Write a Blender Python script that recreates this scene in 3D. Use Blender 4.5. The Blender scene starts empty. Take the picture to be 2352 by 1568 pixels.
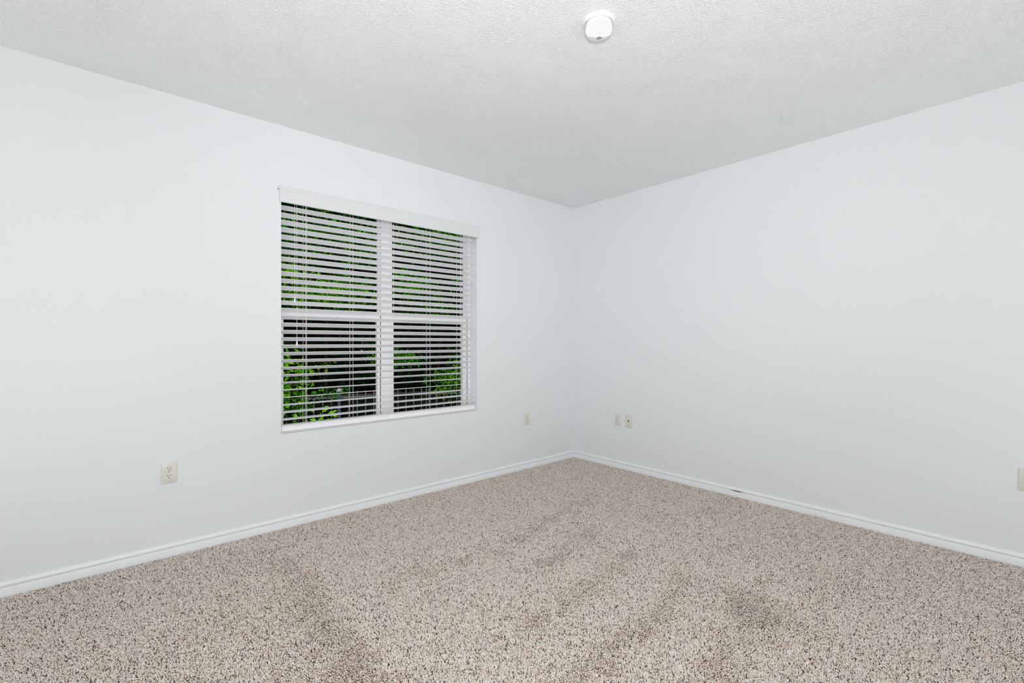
import bpy, bmesh, math
import numpy as np
from mathutils import Vector, Matrix

C = bpy.context.scene.collection
S = bpy.context.scene
rng = np.random.default_rng(7)
# Room frame: the far corner is the origin, the window wall is the plane y=0 (room at y<0),
# the right wall is the plane x=0 (room at x<0), the carpet surface is z=0, metres throughout.

# ------------------------------------------------------------------ camera
cd = bpy.data.cameras.new('camera'); cam = bpy.data.objects.new('camera', cd); C.objects.link(cam)
cam.location = (-3.4774, -3.0459, 1.1278)
cam.rotation_euler = (math.pi/2, 0, -math.atan2(0.65889, 0.75224))
cd.sensor_width = 36.0; cd.lens = 16.356; cd.shift_y = 1/2352; cd.clip_start = 0.02; cd.clip_end = 200
S.camera = cam

# ------------------------------------------------------------------ sky, sun, flash, added room fills, exposure
W = bpy.data.worlds.new('world'); S.world = W; W.use_nodes = True
bg = W.node_tree.nodes['Background']; bg.inputs[0].default_value = (0.86, 0.93, 1.0, 1); bg.inputs[1].default_value = 0.55

def light(name, kind, loc, target, power, color, size=None, size_y=None, angle=None):
    d = bpy.data.lights.new(name, kind); o = bpy.data.objects.new(name, d); C.objects.link(o)
    o.location = loc; d.energy = power; d.color = color
    o.rotation_euler = (Vector(target)-Vector(loc)).to_track_quat('-Z', 'Y').to_euler()
    if kind == 'AREA':
        d.shape = 'RECTANGLE'; d.size = size; d.size_y = size_y or size
    if angle is not None: d.angle = angle
    return o
light('sun', 'SUN', (0, 0, 10), (0.45, 1.0, 10-1.35), 6.0, (1.0, 0.96, 0.86), angle=0.01)
PW = [18, 24.5, 118, 15.5, 24]
light('rear_fill', 'AREA', (-4.8, -4.4, 1.3), (-1.4, -1.3, 1.3), PW[0], (0.935, 0.985, 1.0), 1.6)  # unseen fill added behind the view to even out the walls
light('camera_flash', 'AREA', (-3.53, -3.11, 1.38), (-1.5, -0.8, 1.55), PW[1], (0.97, 0.985, 1.0), 0.08)
sp = light('ceiling_fill_spot', 'SPOT', (-3.95, -3.6, 0.9), (-1.1, -0.9, 2.44), PW[2], (0.95, 0.985, 1.0))  # spot added to lift the ceiling, as a bounced flash would
sp.data.spot_size = math.radians(75); sp.data.spot_blend = 1.0; sp.data.shadow_soft_size = 0.2
light('ceiling_fill_left', 'AREA', (-5.1, -1.8, 0.35), (-4.6, -1.8, 2.44), PW[3], (0.935, 0.985, 1.0), 0.5)  # added out of view to brighten the left of the ceiling, no fixture
light('ceiling_fill_right', 'AREA', (-1.6, -5.0, 0.35), (-1.6, -4.6, 2.44), PW[4], (0.935, 0.985, 1.0), 0.5)  # unseen fill added for the right side of the ceiling

vs = S.view_settings
S.display_settings.display_device = 'sRGB'
vs.view_transform = 'Standard'; vs.look = 'None'; vs.exposure = 0.0; vs.gamma = 1.0; vs.use_curve_mapping = False
S.cycles.max_bounces = 12; S.cycles.diffuse_bounces = 8; S.cycles.transmission_bounces = 8; S.cycles.transparent_max_bounces = 16
S.cycles.use_denoising = True

# ------------------------------------------------------------------ helpers
def mat(name, color, rough=0.5, spec=0.5, metal=0.0):
    m = bpy.data.materials.new(name); m.use_nodes = True
    b = m.node_tree.nodes['Principled BSDF']
    b.inputs['Base Color'].default_value = (*color, 1); b.inputs['Roughness'].default_value = rough
    b.inputs['Specular IOR Level'].default_value = spec; b.inputs['Metallic'].default_value = metal
    return m
def nodes(m): return m.node_tree.nodes, m.node_tree.links, m.node_tree.nodes['Principled BSDF']
def add_bump(m, scale, dist, detail=2.0, strength=1.0, rough=0.5):
    n, l, b = nodes(m)
    tc = n.new('ShaderNodeTexCoord'); t = n.new('ShaderNodeTexNoise')
    t.inputs['Scale'].default_value = scale; t.inputs['Detail'].default_value = detail; t.inputs['Roughness'].default_value = rough
    bp = n.new('ShaderNodeBump'); bp.inputs['Distance'].default_value = dist; bp.inputs['Strength'].default_value = strength
    l.new(tc.outputs['Object'], t.inputs['Vector']); l.new(t.outputs['Fac'], bp.inputs['Height']); l.new(bp.outputs['Normal'], b.inputs['Normal'])
    return t, bp
def spots(m, pts, color):
    """small scuffs: (x, y, z, radii xyz, strength)"""
    n, l, b = nodes(m)
    tc = n.new('ShaderNodeTexCoord'); prev = None
    base = tuple(b.inputs['Base Color'].default_value)
    for (p, r, k) in pts:
        s = n.new('ShaderNodeVectorMath'); s.operation = 'SUBTRACT'; s.inputs[1].default_value = p
        d = n.new('ShaderNodeVectorMath'); d.operation = 'DIVIDE'; d.inputs[1].default_value = r
        ln = n.new('ShaderNodeVectorMath'); ln.operation = 'LENGTH'
        mr = n.new('ShaderNodeMapRange'); mr.inputs['From Min'].default_value = 1.0; mr.inputs['From Max'].default_value = 0.5
        mr.inputs['To Max'].default_value = k
        l.new(tc.outputs['Object'], s.inputs[0]); l.new(s.outputs[0], d.inputs[0]); l.new(d.outputs[0], ln.inputs[0]); l.new(ln.outputs['Value'], mr.inputs['Value'])
        mx = n.new('ShaderNodeMix'); mx.data_type = 'RGBA'; mx.inputs['B'].default_value = (*color, 1)
        l.new(mr.outputs['Result'], mx.inputs['Factor'])
        if prev is None: mx.inputs['A'].default_value = base
        else: l.new(prev, mx.inputs['A'])
        prev = mx.outputs['Result']
    l.new(prev, b.inputs['Base Color'])

def obj(name, bm, m, parent=None, smooth=None):
    me = bpy.data.meshes.new(name)
    bmesh.ops.recalc_face_normals(bm, faces=bm.faces[:])
    bm.to_mesh(me); bm.free()
    o = bpy.data.objects.new(name, me); C.objects.link(o)
    for k in (m if isinstance(m, (list, tuple)) else [m]): me.materials.append(k)
    if parent: o.parent = parent
    if smooth is not None: me.shade_smooth(); me.set_sharp_from_angle(angle=math.radians(smooth))
    return o
def tag(o, label, cat, group=None, kind=None):
    if label: o['label'] = label
    if cat: o['category'] = cat
    if group: o['group'] = group
    if kind: o['kind'] = kind
    return o
def thing(name, label, cat, loc=(0, 0, 0), rot=(0, 0, 0), group=None):
    o = bpy.data.objects.new(name, None); C.objects.link(o); o.location = loc; o.rotation_euler = rot
    o.empty_display_size = 0.05
    return tag(o, label, cat, group)
def struct(name, bm, m, parent=None, smooth=None):
    o = obj(name, bm, m, parent, smooth)
    if parent is None: o['kind'] = 'structure'
    return o
def box(bm, x0, x1, y0, y1, z0, z1, bev=0.0, seg=2):
    r = bmesh.ops.create_cube(bm, size=1.0)
    v = r['verts']
    bmesh.ops.scale(bm, vec=(x1-x0, y1-y0, z1-z0), verts=v)
    bmesh.ops.translate(bm, vec=((x0+x1)/2, (y0+y1)/2, (z0+z1)/2), verts=v)
    if bev > 0:
        e = list({e for k in v for e in k.link_edges})
        bmesh.ops.bevel(bm, geom=e, offset=bev, segments=seg, profile=0.5, affect='EDGES')
def bx(*a, **k):
    bm = bmesh.new(); box(bm, *a, **k); return bm
def tube(bm, pts, r, n=8, caps=True):
    """round tube through pts, r a number or one per point"""
    pts = [Vector(p) for p in pts]; rs = r if isinstance(r, (list, tuple)) else [r]*len(pts)
    rings = []; up = Vector((0, 0, 1))
    for i, p in enumerate(pts):
        t = (pts[min(i+1, len(pts)-1)]-pts[max(i-1, 0)]).normalized()
        a = t.cross(up if abs(t.z) < 0.95 else Vector((1, 0, 0))).normalized(); b = t.cross(a)
        rings.append([bm.verts.new(p+rs[i]*(math.cos(2*math.pi*k/n)*a+math.sin(2*math.pi*k/n)*b)) for k in range(n)])
    for A, B in zip(rings, rings[1:]):
        for k in range(n): bm.faces.new((A[k], A[(k+1) % n], B[(k+1) % n], B[k]))
    if caps: bm.faces.new(rings[0][::-1]); bm.faces.new(rings[-1])
def lathe(bm, prof, n=64, center=(0, 0, 0)):
    """profile [(r, z)] around the z axis"""
    rings = []
    for r, z in prof:
        rings.append([bm.verts.new((center[0]+max(r, 1e-5)*math.cos(2*math.pi*k/n), center[1]+max(r, 1e-5)*math.sin(2*math.pi*k/n), center[2]+z)) for k in range(n)])
    for A, B in zip(rings, rings[1:]):
        for k in range(n): bm.faces.new((A[k], A[(k+1) % n], B[(k+1) % n], B[k]))
    bm.faces.new(rings[0][::-1]); bm.faces.new(rings[-1])
def copy_thing(root, loc, rot, label):
    c = root.copy(); C.objects.link(c); c.location = loc; c.rotation_euler = rot; c['label'] = label
    for ch in list(root.children):
        d = ch.copy(); C.objects.link(d); d.parent = c
        for g in ch.children:
            e = g.copy(); C.objects.link(e); e.parent = d
    return c

# ------------------------------------------------------------------ materials
M = {}
M['wall'] = mat('wall_paint', (0.80, 0.822, 0.84), 0.55, 0.25); add_bump(M['wall'], 55, 0.0012, 3, 0.5)
M['wall_r'] = mat('wall_paint_right', (0.80, 0.822, 0.84), 0.55, 0.25); add_bump(M['wall_r'], 55, 0.0012, 3, 0.5)
spots(M['wall'], [((-2.164, 0, 0.203), (0.004, 0.02, 0.009), 0.35), ((-3.6, 0, 0.09), (0.012, 0.02, 0.003), 0.2), ((-2.69, 0, 2.066), (0.004, 0.02, 0.004), 0.4), ((-1.930, 0, 2.081), (0.0035, 0.02, 0.0035), 0.9), ((-1.165, 0, 2.10), (0.0035, 0.02, 0.0035), 0.4), ((-1.160, 0, 2.078), (0.004, 0.02, 0.005), 0.5),
                  ((-2.62, 0, 0.21), (0.007, 0.02, 0.007), 0.12)], (0.3, 0.3, 0.3))
spots(M['wall_r'], [((0, -2.131, 0.091), (0.02, 0.005, 0.005), 0.35), ((0, -0.045, 0.64), (0.02, 0.008, 0.012), 0.12)], (0.3, 0.3, 0.3))
M['ceil'] = mat('ceiling_texture_paint', (0.87, 0.885, 0.895), 0.36, 0.5)
def ceiling_nodes(m):
    n, l, b = nodes(m)
    tc = n.new('ShaderNodeTexCoord')
    n1 = n.new('ShaderNodeTexNoise'); n1.inputs['Scale'].default_value = 185; n1.inputs['Detail'].default_value = 1.5; n1.inputs['Distortion'].default_value = 0.15
    mr = n.new('ShaderNodeMapRange'); mr.inputs['From Min'].default_value = 0.42; mr.inputs['From Max'].default_value = 0.72; mr.interpolation_type = 'SMOOTHSTEP'
    n2 = n.new('ShaderNodeTexNoise'); n2.inputs['Scale'].default_value = 6; n2.inputs['Detail'].default_value = 2
    m2 = n.new('ShaderNodeMapRange'); m2.inputs['From Min'].default_value = 0.3; m2.inputs['From Max'].default_value = 0.7; m2.inputs['To Min'].default_value = 0.55; m2.inputs['To Max'].default_value = 1.0
    mu = n.new('ShaderNodeMath'); mu.operation = 'MULTIPLY'
    bp = n.new('ShaderNodeBump'); bp.inputs['Distance'].default_value = 0.0026; bp.inputs['Strength'].default_value = 0.75
    l.new(tc.outputs['Object'], n1.inputs['Vector']); l.new(tc.outputs['Object'], n2.inputs['Vector'])
    l.new(n1.outputs['Fac'], mr.inputs['Value']); l.new(n2.outputs['Fac'], m2.inputs['Value'])
    l.new(mr.outputs['Result'], mu.inputs[0]); l.new(m2.outputs['Result'], mu.inputs[1])
    l.new(mu.outputs[0], bp.inputs['Height']); l.new(bp.outputs['Normal'], b.inputs['Normal'])
ceiling_nodes(M['ceil'])
M['trim'] = mat('trim_paint', (0.86, 0.875, 0.89), 0.35, 0.4)
M['trim_r'] = mat('trim_paint_right', (0.86, 0.875, 0.89), 0.35, 0.4)
spots(M['trim_r'], [((-0.008, -1.575, 0.0405), (0.016, 0.055, 0.0048), 1.0)], (0.16, 0.06, 0.03))
M['vinyl'] = mat('window_vinyl', (0.87, 0.865, 0.87), 0.4, 0.4)
M['gap_dark'] = mat('dark_sash_gap', (0.01, 0.01, 0.01), 0.7)
M['slat'] = mat('blind_slat_white', (0.92, 0.912, 0.935), 0.4, 0.4)
M['cord'] = mat('blind_cord', (0.86, 0.84, 0.80), 0.8)
M['tassel'] = mat('white_plastic_tassel', (0.92, 0.92, 0.92), 0.3)
M['ivory'] = mat('ivory_plastic', (0.74, 0.72, 0.66), 0.35); add_bump(M['ivory'], 300, 0.0001, 2, 0.3)
M['ivory2'] = mat('ivory_plastic_receptacle', (0.765, 0.75, 0.695), 0.3)
M['slot'] = mat('dark_slot', (0.006, 0.005, 0.004), 0.8)
M['screw'] = mat('ivory_screw', (0.62, 0.60, 0.54), 0.35)
M['coax'] = mat('dark_coaxial_metal', (0.03, 0.028, 0.02), 0.4, 0.5, 0.4)
M['alarm'] = mat('white_alarm_plastic', (0.79, 0.80, 0.81), 0.32, 0.5)
M['nail'] = mat('black_nail', (0.01, 0.01, 0.01), 0.4)
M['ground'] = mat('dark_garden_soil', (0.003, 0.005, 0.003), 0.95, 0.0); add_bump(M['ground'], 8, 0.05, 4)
M['iron'] = mat('pale_grey_fence_metal', (0.10, 0.11, 0.13), 0.45)
M['kerb'] = mat('pale_concrete', (0.06, 0.068, 0.085), 0.85); add_bump(M['kerb'], 20, 0.01, 4)
M['bollard'] = mat('blue_grey_metal', (0.03, 0.05, 0.08), 0.4)
M['bollcap'] = mat('pale_dome_cap', (0.14, 0.145, 0.16), 0.35)
M['bark'] = mat('brown_bark', (0.008, 0.006, 0.004), 0.9, 0.0); add_bump(M['bark'], 40, 0.01, 4)
M['twig'] = mat('pale_twig', (0.25, 0.19, 0.11), 0.8)

def glass_mat():
    m = bpy.data.materials.new('window_glass'); m.use_nodes = True
    n, l = m.node_tree.nodes, m.node_tree.links; n.clear()
    out = n.new('ShaderNodeOutputMaterial'); mix = n.new('ShaderNodeMixShader'); t = n.new('ShaderNodeBsdfTransparent'); g = n.new('ShaderNodeBsdfGlossy')
    t.inputs[0].default_value = (0.96, 0.98, 0.965, 1); g.inputs['Roughness'].default_value = 0.0
    fr = n.new('ShaderNodeFresnel'); fr.inputs['IOR'].default_value = 1.12
    l.new(fr.outputs[0], mix.inputs[0]); l.new(t.outputs[0], mix.inputs[1]); l.new(g.outputs[0], mix.inputs[2]); l.new(mix.outputs[0], out.inputs[0])
    return m
M['glass'] = glass_mat()

def leaf_mat(name, a, b_, trans=0.35):
    m = bpy.data.materials.new(name); m.use_nodes = True
    n, l = m.node_tree.nodes, m.node_tree.links; n.clear()
    out = n.new('ShaderNodeOutputMaterial'); at = n.new('ShaderNodeAttribute'); at.attribute_name = 'tint'
    mx = n.new('ShaderNodeMix'); mx.data_type = 'RGBA'; mx.inputs['A'].default_value = (*a, 1); mx.inputs['B'].default_value = (*b_, 1)
    d = n.new('ShaderNodeBsdfDiffuse'); t = n.new('ShaderNodeBsdfTranslucent'); ms = n.new('ShaderNodeMixShader'); ms.inputs[0].default_value = trans
    l.new(at.outputs['Fac'], mx.inputs['Factor']); l.new(mx.outputs['Result'], d.inputs[0]); l.new(mx.outputs['Result'], t.inputs[0])
    l.new(d.outputs[0], ms.inputs[1]); l.new(t.outputs[0], ms.inputs[2]); l.new(ms.outputs[0], out.inputs[0])
    return m
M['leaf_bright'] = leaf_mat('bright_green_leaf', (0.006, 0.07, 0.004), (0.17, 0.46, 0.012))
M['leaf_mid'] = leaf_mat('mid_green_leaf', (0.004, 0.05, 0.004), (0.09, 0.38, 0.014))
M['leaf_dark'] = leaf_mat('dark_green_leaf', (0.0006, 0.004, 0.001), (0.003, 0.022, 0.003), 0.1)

# ------------------------------------------------------------------ room shell
XL, YB, H, T = -6.10, -5.70, 2.44, 0.15          # left and back limits, ceiling height, wall thickness
OX0, OX1, OZ0, OZ1 = -2.671, -1.190, 0.572, 2.062   # window opening
bm = bmesh.new()
xs = [XL-T, OX0, OX1, T]; zs = [-0.3, OZ0, OZ1, 2.75]
V = {}
for j, y in enumerate((0.0, T)):
    for i, x in enumerate(xs):
        for k, z in enumerate(zs): V[i, j, k] = bm.verts.new((x, y, z))
for j in (0, 1):
    for i in range(3):
        for k in range(3):
            if (i, k) != (1, 1): bm.faces.new((V[i, j, k], V[i+1, j, k], V[i+1, j, k+1], V[i, j, k+1]))
for i in range(3):
    for k in (0, 3): bm.faces.new((V[i, 0, k], V[i+1, 0, k], V[i+1, 1, k], V[i, 1, k]))
for k in range(3):
    for i in (0, 3): bm.faces.new((V[i, 0, k], V[i, 0, k+1], V[i, 1, k+1], V[i, 1, k]))
for (a, b) in (((1, 1), (2, 1)), ((2, 1), (2, 2)), ((2, 2), (1, 2)), ((1, 2), (1, 1))):
    bm.faces.new((V[a[0], 0, a[1]], V[b[0], 0, b[1]], V[b[0], 1, b[1]], V[a[0], 1, a[1]]))
struct('wall_left', bm, M['wall'])
struct('wall_right', bx(0, T, YB-T, 0, -0.3, 2.75), M['wall_r'])
struct('wall_back', bx(XL-T, 0, YB-T, YB, -0.3, 2.75), M['wall_r'])
struct('wall_side', bx(XL-T, XL, YB, 0, -0.3, 2.75), M['wall_r'])
struct('ceiling', bx(XL, 0, YB, 0, H, 2.75), M['ceil'])

# carpet backing (the floor itself)
M['backing'] = mat('carpet_backing', (0.6, 0.5, 0.42), 0.95)
n, l, b = nodes(M['backing'])
tc = n.new('ShaderNodeTexCoord'); vo = n.new('ShaderNodeTexVoronoi'); vo.inputs['Scale'].default_value = 190
cr = n.new('ShaderNodeValToRGB'); cr.color_ramp.elements[0].color = (0.12, 0.075, 0.05, 1); cr.color_ramp.elements[1].color = (0.85, 0.75, 0.66, 1); cr.color_ramp.elements[1].position = 0.5
l.new(tc.outputs['Object'], vo.inputs['Vector']); l.new(vo.outputs['Color'], cr.inputs['Fac']); l.new(cr.outputs['Color'], b.inputs['Base Color'])
struct('floor', bx(XL, 0, YB, 0, -0.3, -0.010), M['backing'])

def baseboard(name, a, b_, nrm, m):
    """profiled board from a to b; nrm points into the room"""
    prof = [(0, -0.010), (0.013, -0.010), (0.013, 0.0375), (0.0122, 0.0388), (0.0055, 0.0396), (0.0055, 0.0415), (0.0112, 0.0426), (0.0122, 0.0445), (0.0120, 0.049), (0.0100, 0.055), (0.0060, 0.0597), (0.0015, 0.062), (0, 0.062)]
    bm = bmesh.new(); ends = []
    for p in (a, b_):
        ends.append([bm.verts.new((p[0]+nrm[0]*d, p[1]+nrm[1]*d, z)) for d, z in prof])
    for k in range(len(prof)):
        q = (k+1) % len(prof); bm.faces.new((ends[0][k], ends[0][q], ends[1][q], ends[1][k]))
    bm.faces.new(ends[0]); bm.faces.new(ends[1][::-1])
    return struct(name, bm, m, smooth=35)
baseboard('baseboard_left', (XL, 0), (0, 0), (0, -1), M['trim'])
baseboard('baseboard_right', (0, YB), (0, 0), (-1, 0), M['trim_r'])
baseboard('baseboard_back', (XL, YB), (0, YB), (0, 1), M['trim'])

# ------------------------------------------------------------------ window (two double-hung units)
win = thing('window_1', None, None); win['kind'] = 'structure'
Y0 = 0.092                                          # inner face of the vinyl frame
FL, FR = 0.013, 0.028                                # visible frame widths left and right
bm = bmesh.new()
box(bm, OX0, OX0+FL, Y0, T-0.002, OZ0, OZ1); box(bm, OX1-FR, OX1, Y0, T-0.002, OZ0, OZ1)
box(bm, OX0+FL, OX1-FR, Y0, T-0.002, OZ1-0.030, OZ1); box(bm, OX0+FL, OX1-FR, Y0, T-0.002, OZ0, OZ0+0.010)
obj('window_frame', bm, M['vinyl'], win)
MX0, MX1 = -1.982, -1.896
obj('mullion', bx(MX0, MX1, Y0-0.004, T-0.002, OZ0+0.010, OZ1-0.030, bev=0.003), M['vinyl'], win)
def sash(x0, x1, z0, z1, ya, yb, wl, wr, top, bot, name):
    bm = bmesh.new()
    box(bm, x0, x0+wl, ya, yb, z0, z1); box(bm, x1-wr, x1, ya, yb, z0, z1)
    box(bm, x0+wl, x1-wr, ya, yb, z1-top, z1, bev=0.002); box(bm, x0+wl, x1-wr, ya, yb, z0, z0+bot)
    s = obj(name, bm, M['vinyl'], win)
    ym = (ya+yb)/2
    obj('glass_pane', bx(x0+wl, x1-wr, ym-0.0015, ym+0.0015, z0+bot, z1-top), M['glass'], s)
    return s
for a, b_, w1, w2, w3, w4 in ((OX0+FL, MX0, 0.016, 0.007, 0.022, 0.022), (MX1, OX1-FR, 0.014, 0.014, 0.011, 0.040)):
    sash(a, b_, 1.285, OZ1-0.030, 0.122, 0.146, w1, w2, 0.015, 0.045, 'upper_sash')
    s = sash(a+0.003, b_-0.005, OZ0+0.010, 1.330, 0.096, 0.120, w3, w4, 0.058, 0.018, 'lower_sash')
    obj('sash_gap_strip', bx(b_-0.005, b_, 0.0965, 0.12, OZ0+0.010, 1.330), M['gap_dark'], s)  # near-black strip put in for the shaded gap beside the sash
    obj('sash_latch', bx((a+b_)/2-0.03, (a+b_)/2+0.03, 0.088, 0.0965, 1.318, 1.334, bev=0.003), M['vinyl'], s)
obj('stool', bx(OX0, OX1, 0.0, Y0, OZ0-0.002, OZ0+0.004), M['vinyl'], win)

# ------------------------------------------------------------------ blind
bl = thing('window_blind', 'white two-inch horizontal slat blind lowered over the twin window, slats tilted open', 'blind', ((OX0+OX1)/2, 0.045, OZ0))
bl_o = Vector(bl.location)
def bobj(name, bm, m, parent=bl, smooth=None):
    """part given in room coordinates"""
    bmesh.ops.translate(bm, vec=-bl_o, verts=bm.verts[:])
    return obj(name, bm, m, parent, smooth)
BX0, BX1 = OX0+0.006, OX1-0.008
LAD = [-2.523, -2.218, -1.921, -1.620, -1.340]
bm = bmesh.new()                                     # valance board with its crown lip and a return at each end
prof = [(-0.004, 1.975), (-0.016, 1.975), (-0.018, 1.979), (-0.018, 2.046), (-0.015, 2.051), (-0.015, 2.058), (-0.018, 2.064), (-0.016, 2.070), (-0.004, 2.070)]
e0 = [bm.verts.new((OX0-0.012, y, z)) for y, z in prof]; e1 = [bm.verts.new((OX1+0.012, y, z)) for y, z in prof]
for k in range(len(prof)):
    q = (k+1) % len(prof); bm.faces.new((e0[k], e0[q], e1[q], e1[k]))
bm.faces.new(e0); bm.faces.new(e1[::-1])
M['valance'] = mat('valance_white', (0.76, 0.765, 0.775), 0.5, 0.3)
bobj('valance', bm, M['valance'])
bobj('headrail', bx(BX0, BX1, 0.012, 0.072, 2.006, 2.044), M['slat'])

def tilt(z):
    return float(np.interp(z, [0.62, 0.68, 0.74, 0.785, 0.84, 0.92, 1.1, 1.3, 1.6, 1.9, 2.0], [-0.05, -0.11, -0.03, 0.105, 0.24, 0.33, 0.43, 0.46, 0.42, 0.36, 0.30]))
YC = 0.045; D = 0.050
slat_levels = [1.955-0.0450*i for i in range(30)]
slat_levels = [z for z in slat_levels if z > 0.635]
for i, z in enumerate(slat_levels):
    t = math.atan(tilt(z)); sag = 0.0
    bm = bmesh.new(); N = 7; half = D/2; th = 0.0014
    secs = []
    for x in (BX0, BX1):
        top = []; bot = []
        for k in range(N):
            u = -1+2*k/(N-1); v = u*half; cr_ = 0.0012*(1-u*u)
            # inner (room) edge is the raised one
            yy = YC+v*math.cos(t); zz = z-v*math.sin(t)
            top.append(bm.verts.new((x, yy+math.sin(t)*(cr_+th), zz+math.cos(t)*(cr_+th))))
            bot.append(bm.verts.new((x, yy+math.sin(t)*(cr_-th), zz+math.cos(t)*(cr_-th))))
        secs.append(top+bot[::-1])
    n_ = 2*N
    for k in range(n_):
        q = (k+1) % n_; bm.faces.new((secs[0][k], secs[0][q], secs[1][q], secs[1][k]))
    bm.faces.new(secs[0]); bm.faces.new(secs[1][::-1])
    bobj('slat', bm, M['slat'], smooth=50)
zr = OZ0+0.006
for j in range(2):                                   # spare slats lying on the bottom rail
    zz = zr+0.0305+j*0.0042
    bobj('slat', bx(BX0, BX1, YC-0.0255+0.0008*j, YC+0.0255, zz, zz+0.0034, bev=0.001, seg=1), M['slat'])
bobj('bottom_rail', bx(BX0, BX1, 0.016, 0.072, zr, zr+0.030, bev=0.003), M['slat'])
for x in LAD:                                        # ladder strings, front and back, with the rungs under the slats
    bm = bmesh.new()
    for side, y in ((-1, YC-0.0275), (1, YC+0.0275)):
        pts = [(x, y, 2.01)]
        for z in slat_levels:
            t = math.atan(tilt(z)); pts.append((x, YC+side*0.0275*math.cos(t), z-side*0.0275*math.sin(t)))
        pts.append((x, y, zr+0.02))
        tube(bm, pts, 0.0009, 5)
    bobj('ladder_cord', bm, M['cord'])
for x in (LAD[0], LAD[4]):
    for dx in (-0.0045,):
        bm = bmesh.new(); tube(bm, [(x+dx+0.01, YC-0.0275, 2.01), (x+dx+0.01, YC-0.0275, 1.3), (x+dx+0.012, YC-0.026, zr+0.02)], 0.0009, 5)
        bobj('lift_cord', bm, M['cord'])
def pull(x, zt, y=0.006):
    bm = bmesh.new(); tube(bm, [(x-0.001, y, 2.01), (x, y-0.001, (zt+1.99)/2), (x, y, zt+0.012)], 0.0009, 6)
    c = bobj('pull_cord', bm, M['cord'])
    bm = bmesh.new()
    lathe(bm, [(0.0025, 0.016), (0.004, 0.014), (0.0042, 0.006), (0.0052, 0.0), (0.0066, -0.010), (0.0070, -0.013), (0.005, -0.0145)], 16, (x, y, zt))
    bobj('tassel', bm, M['tassel'], c, 40)
pull(-2.5905, 1.385); pull(-2.579, 1.118)
pull(-1.272, 1.180); pull(-1.262, 1.175, 0.007)
for z_, x_ in ((zr+0.012, LAD[0]), (zr+0.012, LAD[1]), (zr+0.012, LAD[2]), (zr+0.012, LAD[3]), (zr+0.012, LAD[4])):
    bm = bmesh.new(); lathe(bm, [(0.004, 0.0), (0.0042, 0.001), (0.003, 0.0022)], 14)
    bmesh.ops.rotate(bm, cent=(0, 0, 0), matrix=Matrix.Rotation(math.pi/2, 3, 'X'), verts=bm.verts[:])
    bmesh.ops.translate(bm, vec=(x_, 0.0162, z_-0.0045), verts=bm.verts[:])
    bobj('cord_plug', bm, M['slat'], smooth=40)

# ------------------------------------------------------------------ nail by the valance
bm = bmesh.new(); lathe(bm, [(0.0028, 0.0), (0.0028, 0.003), (0.0014, 0.0042)], 14)
bmesh.ops.rotate(bm, cent=(0, 0, 0), matrix=Matrix.Rotation(math.pi/2, 3, 'X'), verts=bm.verts[:])
o = obj('nail', bm, M['nail'], smooth=40); o.location = (-2.688, 0, 2.053)
tag(o, 'small black nail in the wall beside the left end of the blind valance', 'nail')

# ------------------------------------------------------------------ outlets and plates (local frame: +z up, -y into the room)
def plate_mesh():
    bm = bmesh.new(); w, h = 0.0350, 0.0572
    prof = [(0.0, 0.0), (0.0, 0.0026), (0.0012, 0.0044), (0.0032, 0.0056)]
    rings = []
    for ins, y in prof:
        ring = []
        for cx_, cz_, a0 in ((1, 1, 0), (-1, 1, 90), (-1, -1, 180), (1, -1, 270)):
            for q in range(5):
                a = math.radians(a0+90*q/4); r = 0.0035-min(ins, 0.002)
                ring.append(bm.verts.new((cx_*(w-0.0035)+r*math.cos(a)-cx_*max(0, ins-0.002), -y, cz_*(h-0.0035)+r*math.sin(a)-cz_*max(0, ins-0.002))))
        rings.append(ring)
    for A, B in zip(rings, rings[1:]):
        for k in range(len(A)): bm.faces.new((A[k], A[(k+1) % len(A)], B[(k+1) % len(B)], B[k]))
    bm.faces.new(rings[-1]); bm.faces.new(rings[0][::-1])
    return bm
def disc_y(bm, cx_, cz_, r, y0, y1, n=20, flat=None, bev=0.0):
    """disc lying against the plate; flat trims top and bottom"""
    def ring(rr, y):
        out = []
        for k in range(n):
            a = 2*math.pi*k/n; z = rr*math.sin(a)
            if flat: z = max(-flat*rr/r, min(flat*rr/r, z))
            out.append(bm.verts.new((cx_+rr*math.cos(a), -y, cz_+z)))
        return out
    R_ = [ring(r, y0), ring(r, y1-bev), ring(r-bev, y1)]
    for A, B in zip(R_, R_[1:]):
        for k in range(n): bm.faces.new((A[k], A[(k+1) % n], B[(k+1) % n], B[k]))
    bm.faces.new(R_[-1]); bm.faces.new(R_[0][::-1])
def make_outlet(loc, rot, label):
    t = thing('wall_outlet', label, 'outlet', loc, rot, 'duplex outlets on the walls')
    obj('cover_plate', plate_mesh(), M['ivory'], t, 30)
    for s in (1, -1):
        zc = s*0.0195
        bm = bmesh.new(); disc_y(bm, 0, zc, 0.0172, 0.0052, 0.0055, 36, 0.0145)
        rim = obj('receptacle_groove', bm, M['screw'], t)
        bm = bmesh.new(); disc_y(bm, 0, zc, 0.0163, 0.0052, 0.0073, 36, 0.0136, 0.0008)
        rc = obj('receptacle', bm, M['ivory2'], t, 40)
        for sx, hh in ((-0.0062, 0.0042), (0.0062, 0.0034)):
            obj('slot', bx(sx-0.0012, sx+0.0012, -0.0076, -0.0065, zc+0.0045-hh, zc+0.0045+hh), M['slot'], rc)
        bm = bmesh.new(); disc_y(bm, 0, zc-0.0072, 0.0026, 0.0066, 0.0076, 16, 0.0022); obj('ground_hole', bm, M['slot'], rc)
    bm = bmesh.new(); disc_y(bm, 0, 0, 0.0030, 0.0052, 0.0066, 16, None, 0.0006); obj('screw', bm, M['screw'], t, 40)
    return t
ZO = 0.4385
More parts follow.
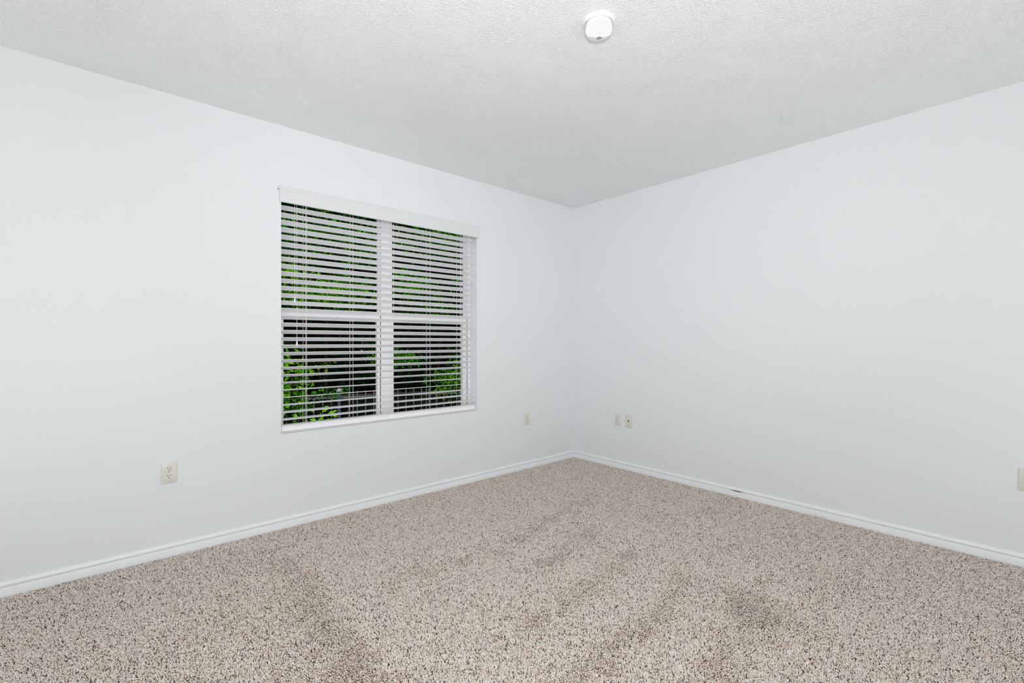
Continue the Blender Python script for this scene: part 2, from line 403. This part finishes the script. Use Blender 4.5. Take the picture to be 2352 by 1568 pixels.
ol = make_outlet((-3.2205, 0, ZO), (0, 0, 0), 'ivory duplex outlet on the window wall, below and left of the window')
copy_thing(ol, (-0.636, 0, 0.4425), (0, 0, 0), 'ivory duplex outlet on the window wall between the window and the corner')
RW = (0, 0, -math.pi/2)                              # faces -x
copy_thing(ol, (0, -0.526, 0.4335), RW, 'ivory duplex outlet on the right wall beside the cable jack plate')
copy_thing(ol, (0, -2.998, 0.4360), RW, 'ivory duplex outlet cut off by the right edge of the picture')
t = thing('cable_jack', 'ivory wall plate with a single dark round coaxial jack near the corner', 'cable jack', (0, -0.6415, 0.4320), RW)
pm = plate_mesh(); bmesh.ops.scale(pm, vec=(1.12, 1, 1.04), verts=pm.verts[:])
obj('cover_plate', pm, M['ivory'], t, 30)
bm = bmesh.new(); disc_y(bm, 0, 0, 0.0060, 0.0052, 0.0085, 6); j = obj('jack_nut', bm, M['coax'], t)
bm = bmesh.new(); disc_y(bm, 0, 0, 0.0042, 0.0085, 0.016, 18, None, 0.0005); obj('jack_barrel', bm, M['coax'], j, 40)
for zz in (0.042, -0.042):
    bm = bmesh.new(); disc_y(bm, 0, zz, 0.0028, 0.0052, 0.0064, 14, None, 0.0005); obj('screw', bm, M['screw'], t, 40)

# ------------------------------------------------------------------ smoke alarm (hangs below the ceiling; local z down from its mount)
sm = thing('smoke_alarm', 'round white domed smoke alarm mounted on the textured ceiling', 'smoke alarm', (-1.952, -1.844, H))
bm = bmesh.new(); lathe(bm, [(0.0665, 0.0), (0.0665, -0.003), (0.0655, -0.005), (0.0615, -0.0125), (0.0592, -0.0136), (0.0584, -0.0120), (0.0582, -0.0070), (0.05, -0.0070)], 72)
obj('mounting_base', bm, M['alarm'], sm, 35)
far = Vector((0.6589, 0.7522, 0)); side = Vector((0.7522, -0.6589, 0)); dn = Vector((0, 0, -1))
bm = bmesh.new(); lathe(bm, [(0.050, -0.0070), (0.0545, -0.0070), (0.0545, -0.0140), (0.0556, -0.0160), (0.0558, -0.030), (0.0548, -0.038), (0.0525, -0.044), (0.0490, -0.0478), (0.0440, -0.0494), (0.030, -0.0508), (0.015, -0.0517), (0.0005, -0.0520)], 96)
nv = (-far*0.40+dn).normalized()                     # the sloping face on the side towards the room's rear
bmesh.ops.bisect_plane(bm, geom=bm.verts[:]+bm.edges[:]+bm.faces[:], plane_co=far*0.016+dn*0.0505, plane_no=nv, clear_outer=True)
ed = [e for e in bm.edges if e.is_boundary]
bmesh.ops.holes_fill(bm, edges=ed, sides=0)
body = obj('body', bm, M['alarm'], sm, 24)
bm = bmesh.new()
for k in range(5):
    c = far*0.0225+side*(0.0060+(k-2)*0.0047)+far*(-0.0012*(k-2))
    hl = (0.0030, 0.0068, 0.0085, 0.0068, 0.0030)[k]
    dv = (far*0.95+side*0.22).normalized(); sv = Vector((-dv.y, dv.x, 0))
    vv = [bm.verts.new(c+dv*hl*a+sv*0.0011*b_+Vector((0, 0, z))) for z in (-0.0470, -0.0520) for a, b_ in ((-1, -1), (1, -1), (1, 1), (-1, 1))]
    for f_ in ((3, 2, 1, 0), (4, 5, 6, 7), (0, 1, 5, 4), (1, 2, 6, 5), (2, 3, 7, 6), (3, 0, 4, 7)): bm.faces.new([vv[q] for q in f_])
obj('sounder_vent', bm, M['slot'], body)
bm = bmesh.new(); lathe(bm, [(0.0018, 0), (0.0018, -0.0012), (0.0004, -0.0018)], 12, tuple(far*0.033-side*0.011+Vector((0, 0, -0.0505))))
obj('indicator_light', bm, M['screw'], body, 50)
bm = bmesh.new()
cc = far*-0.004+side*0.006; zc = -0.0505+0.40*0.020
lathe(bm, [(0.0075, 0.0), (0.0072, -0.0005), (0.0055, -0.0009), (0.0004, -0.0010)], 32)
q_ = dn.rotation_difference(nv).to_matrix(); bmesh.ops.rotate(bm, cent=(0, 0, 0), matrix=q_, verts=bm.verts[:])
bmesh.ops.translate(bm, vec=cc+Vector((0, 0, zc)), verts=bm.verts[:])
obj('test_button', bm, M['alarm'], body, 40)

# ------------------------------------------------------------------ carpet pile
def seg_dist(px, py, a, b_):
    ax, ay = a; bx_, by_ = b_; dx, dy = bx_-ax, by_-ay
    t = np.clip(((px-ax)*dx+(py-ay)*dy)/(dx*dx+dy*dy), 0, 1)
    return np.hypot(px-ax-t*dx, py-ay-t*dy)
def poly_dist(px, py, pts):
    return np.minimum.reduce([seg_dist(px, py, p, q) for p, q in zip(pts, pts[1:])])
def tracks(x, y):
    """direction the vacuum left the pile in, from -1 (against the view) to +1"""
    s = np.full(x.shape, -0.42)
    wob = 0.03*np.sin(7*x+1)+0.025*np.sin(11*y+2*x)
    # the block of strokes parallel to the window wall, right of x = -2.7
    inside = 1/(1+np.exp(-(x+wob+2.715)/0.018))
    fade = 1/(1+np.exp((x+1.25+wob*2)/0.14))
    s = s+inside*fade*0.62*(1/(1+np.exp((y+0.35)/0.12)))
    for pts, w, k in (([(-2.45, -1.02), (-1.98, -1.09), (-1.52, -1.035), (-0.94, -0.88)], 0.055, -1.1), ([(-1.80, -1.37), (-1.33, -1.28)], 0.06, -1.2),
                      ([(-1.38, -1.60), (-1.81, -1.67), (-2.2, -1.69)], 0.055, -1.1), ([(-1.40, -1.90), (-1.79, -1.99), (-2.12, -2.02), (-2.5, -2.09)], 0.065, -1.15),
                      ([(-1.43, -2.23), (-1.85, -2.30), (-2.1, -2.33)], 0.08, -1.2), ([(-1.42, -2.22), (-1.45, -2.56)], 0.09, -0.9),
                      ([(-2.78, -0.50), (-2.80, -1.18), (-2.84, -1.50), (-2.85, -1.8)], 0.075, -0.75), ([(-1.9, -0.72), (-1.3, -0.66)], 0.05, -0.5),
                      ([(-2.0, -2.14), (-1.53, -2.14)], 0.06, 0.5), ([(-1.93, -1.87), (-1.43, -1.81)], 0.05, 0.4), ([(-1.8, -2.50), (-1.1, -2.75)], 0.10, 0.9),
                      ([(-3.5, -0.5), (-3.35, -0.9)], 0.2, 0.35), ([(-2.2, -1.0+0.16), (-1.1, -1.08+0.28)], 0.04, 0.25)):
        rough = 0.022*np.sin(31*x+17*y)+0.018*np.sin(47*y-29*x+2); d = np.maximum(poly_dist(x+wob*0.5, y+wob*0.5, pts)+rough, 0); s = s+0.85*k*np.exp(-(d/(w*1.3))**2)
    s = s+0.16*np.sin(9*x+5*y)*np.sin(6*y-4*x)+0.15*np.sin(23*x-11*y+3)*np.sin(17*y+1+9*x)
    return np.clip(s, -1.3, 0.22)
def carpet():
    X0, Y0c = -4.25, -3.6
    sp = 0.0036
    gx = np.arange(X0, -0.0145, sp); gy = np.arange(Y0c, -0.0145, sp)
    px, py = np.meshgrid(gx, gy); px = px.ravel(); py = py.ravel()
    vx, vy = 0.6589, 0.7522
    dep = (px+3.4774)*vx+(py+3.0459)*vy; lat = (px+3.4774)*vy-(py+3.0459)*vx
    keep = (dep > 0.85) & (np.abs(lat) < dep*1.1+0.55)
    keep &= rng.random(len(px)) < np.interp(dep, [1.4, 2.2, 4.6], [1.0, 0.88, 0.6])
    px, py, dep = px[keep], py[keep], dep[keep]; n = len(px)
    px = px+rng.uniform(-.5, .5, n)*sp*1.1; py = py+rng.uniform(-.5, .5, n)*sp*1.1
    px = np.minimum(px, -0.0145); py = np.minimum(py, -0.0145)
    s = tracks(px, py)
    fat = np.interp(dep, [1.2, 4.6], [1.0, 1.25])
    h = rng.uniform(0.0135, 0.0165, n); r = rng.uniform(0.0013, 0.0022, n)*fat*(1+0.16*s)
    az = 4.5*np.sin(19*px+7*py+1.3)+4.0*np.sin(23*py-13*px)+3*np.sin(41*px+37*py)+rng.normal(0, 1.0, n); lean = rng.uniform(0.35, 1.0, n)*0.0085*(0.80+0.40*s)
    # directed lean: +s away from the viewpoint's side of the room (lies flat, hides the roots), -s stands up towards it
    dx = np.cos(az)*lean+vx*(0.0085*s-0.0005); dy = np.sin(az)*lean+vy*(0.0085*s-0.0005)
    h = h*(1-0.10*s)
    u = rng.random(n); kind = np.where(u < 0.64, 0, np.where(u < 0.80, 1, 2))
    r = np.where(kind == 2, r*0.72, r); h = np.where(kind == 2, h*0.96, h)
    curl = rng.uniform(-1, 1, n)*0.0022
    lim = 0.0138
    verts = np.zeros((n, 10, 3), np.float32)
    ring_t = (0.0, 0.42, 0.80); ring_r = (0.7, 1.1, 1.15)
    a0 = rng.uniform(0, 2*np.pi, n)
    L = np.hypot(dx, dy)+1e-6
    for i, (t, rr) in enumerate(zip(ring_t, ring_r)):
        bx_ = dx*t**1.6+curl*np.sin(np.pi*t)*(-dy/L); by_ = dy*t**1.6+curl*np.sin(np.pi*t)*(dx/L); z = -0.0135+h*t*(1-0.15*t)
        for k in range(3):
            a = a0+2*np.pi*k/3+t*1.5
            verts[:, i*3+k, 0] = px+bx_+r*rr*np.cos(a); verts[:, i*3+k, 1] = py+by_+r*rr*np.sin(a); verts[:, i*3+k, 2] = z+0.35*r*rr*np.sin(a+1)
    verts[:, 9, 0] = px+dx*1.05; verts[:, 9, 1] = py+dy*1.05; verts[:, 9, 2] = -0.0135+h*0.92
    verts[..., 0] = np.minimum(verts[..., 0], -lim); verts[..., 1] = np.minimum(verts[..., 1], -lim)
    quads = []
    for i in range(2):
        for k in range(3): quads.append((i*3+k, i*3+(k+1) % 3, (i+1)*3+(k+1) % 3, (i+1)*3+k))
    tris = [(6, 7, 9), (7, 8, 9), (8, 6, 9)]
    fl = np.array([v for q in quads for v in q]+[v for q in tris for v in q], np.int64)   # 24 + 9 loops
    loops = (fl[None, :]+10*np.arange(n)[:, None]).astype(np.int32).ravel()
    sizes = np.tile(np.array([4]*6+[3]*3, np.int32), n); starts = np.concatenate([[0], np.cumsum(sizes)[:-1]]).astype(np.int32)
    me = bpy.data.meshes.new('carpet_pile')
    me.vertices.add(n*10); me.vertices.foreach_set('co', verts.ravel())
    me.loops.add(len(loops)); me.loops.foreach_set('vertex_index', loops)
    me.polygons.add(len(starts)); me.polygons.foreach_set('loop_start', starts)
    me.update(calc_edges=True)
    me.polygons.foreach_set('use_smooth', np.ones(len(starts), bool))
    # one yarn colour per tuft
    cream = np.array([0.97, 0.89, 0.815]); tan = np.array([0.80, 0.63, 0.52]); brown = np.array([0.15, 0.085, 0.055])
    col = np.where(kind[:, None] == 0, cream, np.where(kind[:, None] == 1, tan, brown))*rng.uniform(0.88, 1.04, n)[:, None]
    c4 = np.ones((n, 10, 4), np.float32); c4[:, :, :3] = np.clip(col, 0, 1)[:, None, :]
    at = me.color_attributes.new('yarn', 'FLOAT_COLOR', 'POINT'); at.data.foreach_set('color', c4.ravel())
    m = mat('carpet_yarn', (0.6, 0.5, 0.4), 0.9, 0.1); nn, ll, bb = nodes(m)
    an = nn.new('ShaderNodeAttribute'); an.attribute_name = 'yarn'; ll.new(an.outputs['Color'], bb.inputs['Base Color'])
    bb.inputs['Sheen Weight'].default_value = 0.0
    me.materials.append(m)
    o = bpy.data.objects.new('carpet_pile', me); C.objects.link(o)
    tag(o, 'speckled beige and brown frieze carpet pile with vacuum tracks covering the floor', 'carpet', kind='stuff')
    print('tufts', n)
carpet()

bm = bmesh.new()
tube(bm, [(-0.020, -2.060, -0.004), (-0.018, -2.066, 0.010), (-0.0165, -2.075, 0.015), (-0.017, -2.083, 0.008), (-0.021, -2.088, -0.004)], 0.0010, 6)
tube(bm, [(-0.024, -2.103, -0.004), (-0.021, -2.110, 0.008), (-0.020, -2.125, 0.011), (-0.021, -2.138, 0.005), (-0.025, -2.142, -0.004)], 0.0010, 6)
M['thread'] = mat('beige_thread', (0.55, 0.46, 0.38), 0.9)
tag(obj('loose_yarn', bm, M['thread'], smooth=60), 'loose curled beige carpet yarn sticking up against the right baseboard', 'yarn')

# ------------------------------------------------------------------ outdoors
GZ = -0.55
tag(obj('garden_ground', bx(-8, 22, 0.4, 24, GZ-0.3, GZ), M['ground']), 'dark shaded garden ground outside beyond the window', 'ground', kind='structure')

def foliage(name, blobs, count, size, m, parent, seed, base, squash=1.0):
    """leaves scattered in ellipsoid clusters; blobs = [(centre, radii)]; base = parent's location"""
    g = np.random.default_rng(seed)
    vol = np.array([b_[1][0]*b_[1][1]*b_[1][2] for b_ in blobs]); pick = g.choice(len(blobs), count, p=vol/vol.sum())
    c = np.array([b_[0] for b_ in blobs])[pick]; R_ = np.array([b_[1] for b_ in blobs])[pick]
    d = g.normal(size=(count, 3)); d /= np.linalg.norm(d, axis=1)[:, None]
    rad = g.random(count)**0.55
    p = c+d*R_*rad[:, None]
    # gather the leaves into sprays so that there are gaps between them
    ns = max(count//22, 1); spray = p[g.integers(0, count, ns)]; sidx = g.integers(0, ns, count)
    p = spray[sidx]+g.normal(size=(count, 3))*size*np.array([2.2, 2.2, 1.1])
    nrm = g.normal(size=(count, 3))*0.6+np.array([0.1, -0.5, 0.7]); nrm /= np.linalg.norm(nrm, axis=1)[:, None]
    t = g.normal(size=(count, 3)); t -= nrm*(t*nrm).sum(1)[:, None]; t /= np.linalg.norm(t, axis=1)[:, None]
    b2 = np.cross(nrm, t); s = size*g.uniform(0.6, 1.3, count)[:, None]
    prof = [(-0.5, 0, 0), (-0.18, 0.26, 0.05), (0.2, 0.2, 0.03), (0.55, 0, -0.06), (0.2, -0.2, 0.03), (-0.18, -0.26, 0.05)]
    v = np.stack([p+t*s*a+b2*s*q*squash+nrm*s*w for a, q, w in prof], 1)-np.array(base)
    mid = (p+nrm*s*-0.03)-np.array(base)
    v = np.concatenate([v, mid[:, None, :]], 1)                      # 7 verts, 6 tris
    tri = np.array([(k, (k+1) % 6, 6) for k in range(6)]).ravel()
    loops = (tri[None, :]+7*np.arange(count)[:, None]).astype(np.int32).ravel()
    me = bpy.data.meshes.new(name)
    me.vertices.add(count*7); me.vertices.foreach_set('co', v.astype(np.float32).ravel())
    me.loops.add(len(loops)); me.loops.foreach_set('vertex_index', loops)
    me.polygons.add(count*6); me.polygons.foreach_set('loop_start', (np.arange(count*6)*3).astype(np.int32))
    me.update(calc_edges=True)
    ti = me.attributes.new('tint', 'FLOAT', 'POINT')
    ti.data.foreach_set('value', np.repeat(np.clip(g.random(ns)[sidx]**1.6*0.75+g.random(count)**2*0.25, 0, 1), 7).astype(np.float32))
    me.materials.append(m)
    o = bpy.data.objects.new(name, me); C.objects.link(o); o.parent = parent
    return o
def plant(name, label, cat, blobs, count, size, m, seed, trunk, twigs=6, group=None, trunk_r=0.05):
    base = (trunk[0], trunk[1], GZ)
    t = thing(name, label, cat, base, (0, 0, 0), group)
    foliage('foliage', blobs, count, size, m, t, seed, base)
    g = np.random.default_rng(seed+100)
    bm = bmesh.new(); B = Vector(base)
    c0 = Vector(np.mean([b_[0] for b_ in blobs], 0))
    tube(bm, [Vector((0, 0, 0)), Vector(((c0.x-B.x)*0.25, (c0.y-B.y)*0.25, (c0.z-B.z)*0.5)), Vector((c0.x-B.x, c0.y-B.y, c0.z-B.z))], [trunk_r, trunk_r*0.75, trunk_r*0.4], 8)
    obj('trunk', bm, M['bark'], t, 60)
    bm = bmesh.new()
    for k in range(twigs):
        b_ = blobs[g.integers(0, len(blobs))]
        e = Vector(b_[0])+Vector(g.normal(size=3)*np.array(b_[1])*0.6)-B; s0 = Vector((c0.x-B.x, c0.y-B.y, c0.z-B.z))
        tube(bm, [s0, s0.lerp(e, 0.5)+Vector((0, 0, 0.08)), e], [trunk_r*0.3, trunk_r*0.16, trunk_r*0.06], 5)
    obj('branches', bm, M['bark'], t, 60)
    return t
# dense evergreens far behind
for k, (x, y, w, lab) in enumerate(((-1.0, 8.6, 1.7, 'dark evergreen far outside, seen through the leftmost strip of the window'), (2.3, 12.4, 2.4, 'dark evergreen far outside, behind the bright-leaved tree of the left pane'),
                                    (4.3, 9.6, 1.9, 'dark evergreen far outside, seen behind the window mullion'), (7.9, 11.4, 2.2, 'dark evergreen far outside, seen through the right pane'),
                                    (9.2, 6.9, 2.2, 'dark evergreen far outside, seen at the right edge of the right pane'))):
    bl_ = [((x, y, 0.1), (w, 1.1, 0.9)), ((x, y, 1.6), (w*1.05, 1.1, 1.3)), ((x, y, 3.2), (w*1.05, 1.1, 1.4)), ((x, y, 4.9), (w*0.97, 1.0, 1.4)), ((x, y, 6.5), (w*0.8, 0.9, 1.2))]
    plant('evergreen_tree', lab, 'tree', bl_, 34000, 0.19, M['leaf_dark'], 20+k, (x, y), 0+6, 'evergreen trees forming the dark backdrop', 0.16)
# leafy trees in front of them
TG = 'leafy trees outside the window'
plant('leafy_tree', 'bright green leafy tree seen through the middle of the upper left pane', 'tree', [((-1.05, 4.15, 1.85), (0.85, 0.7, 0.28)), ((-0.55, 4.3, 1.95), (0.6, 0.5, 0.22)), ((-1.5, 4.3, 2.2), (0.4, 0.4, 0.2))], 3800, 0.046, M['leaf_bright'], 1, (-1.2, 5.5), 8, TG)
plant('leafy_tree', 'tall mid green tree filling the top of the upper left pane', 'tree', [((-0.4, 5.5, 3.1), (1.1, 0.8, 0.6)), ((-1.2, 5.3, 2.7), (0.6, 0.6, 0.5)), ((0.3, 5.4, 2.9), (0.5, 0.5, 0.5))], 3230, 0.053, M['leaf_mid'], 2, (-0.3, 6.0), 8, TG)
plant('leafy_tree', 'mid green tree seen through the left half of the upper right pane', 'tree', [((0.7, 4.5, 2.1), (0.6, 0.5, 0.35)), ((1.1, 4.5, 1.75), (0.6, 0.4, 0.25))], 2470, 0.046, M['leaf_mid'], 3, (1.4, 5.6), 8, TG)
plant('leafy_tree', 'tall tree at the top right of the upper right pane', 'tree', [((1.9, 5.5, 3.3), (1.2, 0.7, 0.5)), ((2.7, 5.2, 2.6), (0.7, 0.6, 0.7))], 2850, 0.053, M['leaf_mid'], 4, (2.2, 6.1), 8, TG)
plant('leafy_bush', 'bright bush with large leaves at the lower left of the left pane', 'bush', [((-2.08, 1.95, 0.85), (0.20, 0.16, 0.16)), ((-1.95, 2.2, 0.55), (0.18, 0.2, 0.25))], 361, 0.053, M['leaf_bright'], 5, (-2.0, 2.3), 7, None, 0.02)
plant('leafy_bush', 'bright green bush by the fence at the right of the right pane', 'bush', [((0.62, 3.05, 0.55), (0.42, 0.35, 0.30)), ((0.95, 3.0, 0.85), (0.28, 0.3, 0.36))], 1710, 0.037, M['leaf_bright'], 6, (0.8, 3.3), 7, None, 0.03)
plant('leafy_bush', 'dim green bush behind the fence near the mullion', 'bush', [((0.75, 5.1, 0.85), (0.55, 0.4, 0.22))], 950, 0.046, M['leaf_mid'], 8, (0.4, 5.4), 5, None, 0.03)
plant('climbing_vine', 'green vine growing over the left part of the garden fence', 'vine', [((-1.35, 4.55, 0.2), (0.45, 0.15, 0.25)), ((-0.75, 4.35, 0.3), (0.3, 0.12, 0.15))], 798, 0.037, M['leaf_mid'], 9, (-1.3, 4.5), 5, None, 0.015)
plant('garden_plant', 'low bright yellow-green plant at the bottom of the left pane', 'plant', [((-1.62, 2.9, 0.12), (0.16, 0.14, 0.12))], 70, 0.09, M['leaf_bright'], 10, (-1.6, 2.95), 5, None, 0.012)

# garden fence with a pale kerb behind
FA, FB = Vector((-2.6, 5.12, 0)), Vector((4.0, 2.73, 0))
fd = (FB-FA).normalized(); ang = math.atan2(fd.y, fd.x); Lf = (FB-FA).length
fe = thing('metal_fence', 'pale grey metal picket fence across the garden outside the window', 'fence', (FA.x, FA.y, GZ), (0, 0, ang))
obj('fence_rail', bx(0, Lf, -0.012, 0.012, 0.28-GZ-0.03, 0.28-GZ, bev=0.003), M['slot'], fe)
obj('fence_rail', bx(0, Lf, -0.012, 0.012, 0.08, 0.11, bev=0.003), M['slot'], fe)
pk = None
for k in range(int(Lf/0.13)+1):
    if pk is None:
        pk = obj('picket', bx(-0.006, 0.006, -0.006-0.018, 0.006-0.018, 0.02, 0.335-GZ, bev=0.002), M['iron'], fe); pk.location.x = 0.02; continue
    q = pk.copy(); C.objects.link(q); q.parent = fe; q.location.x = 0.02+0.13*k
kw = thing('garden_wall', None, None)
obj('wall_body', bx(0, Lf+1.0, 0.26, 0.39, -0.1, 0.185-GZ), M['ground'], kw)
obj('coping', bx(0, Lf+1.0, 0.24, 0.41, 0.185-GZ, 0.222-GZ, bev=0.01), M['kerb'], kw)
kw.location = (FA.x-0.4, FA.y+0.15, GZ); kw.rotation_euler = (0, 0, ang)
tag(kw, 'low dark garden wall with a pale coping running behind the fence', 'wall', kind='thing')
bo = thing('bollard_light', 'blue-grey bollard light with a pale domed cap in front of the fence', 'bollard', (-0.86, 3.83, GZ))
bm = bmesh.new(); lathe(bm, [(0.035, 0), (0.035, 0.01), (0.024, 0.02), (0.024, 0.93), (0.03, 0.935)], 24); obj('post', bm, M['bollard'], bo, 40)
bm = bmesh.new(); lathe(bm, [(0.03, 0.935), (0.045, 0.94), (0.046, 0.955), (0.036, 0.978), (0.018, 0.99), (0.0005, 0.993)], 24); obj('domed_cap', bm, M['bollcap'], bo, 40)
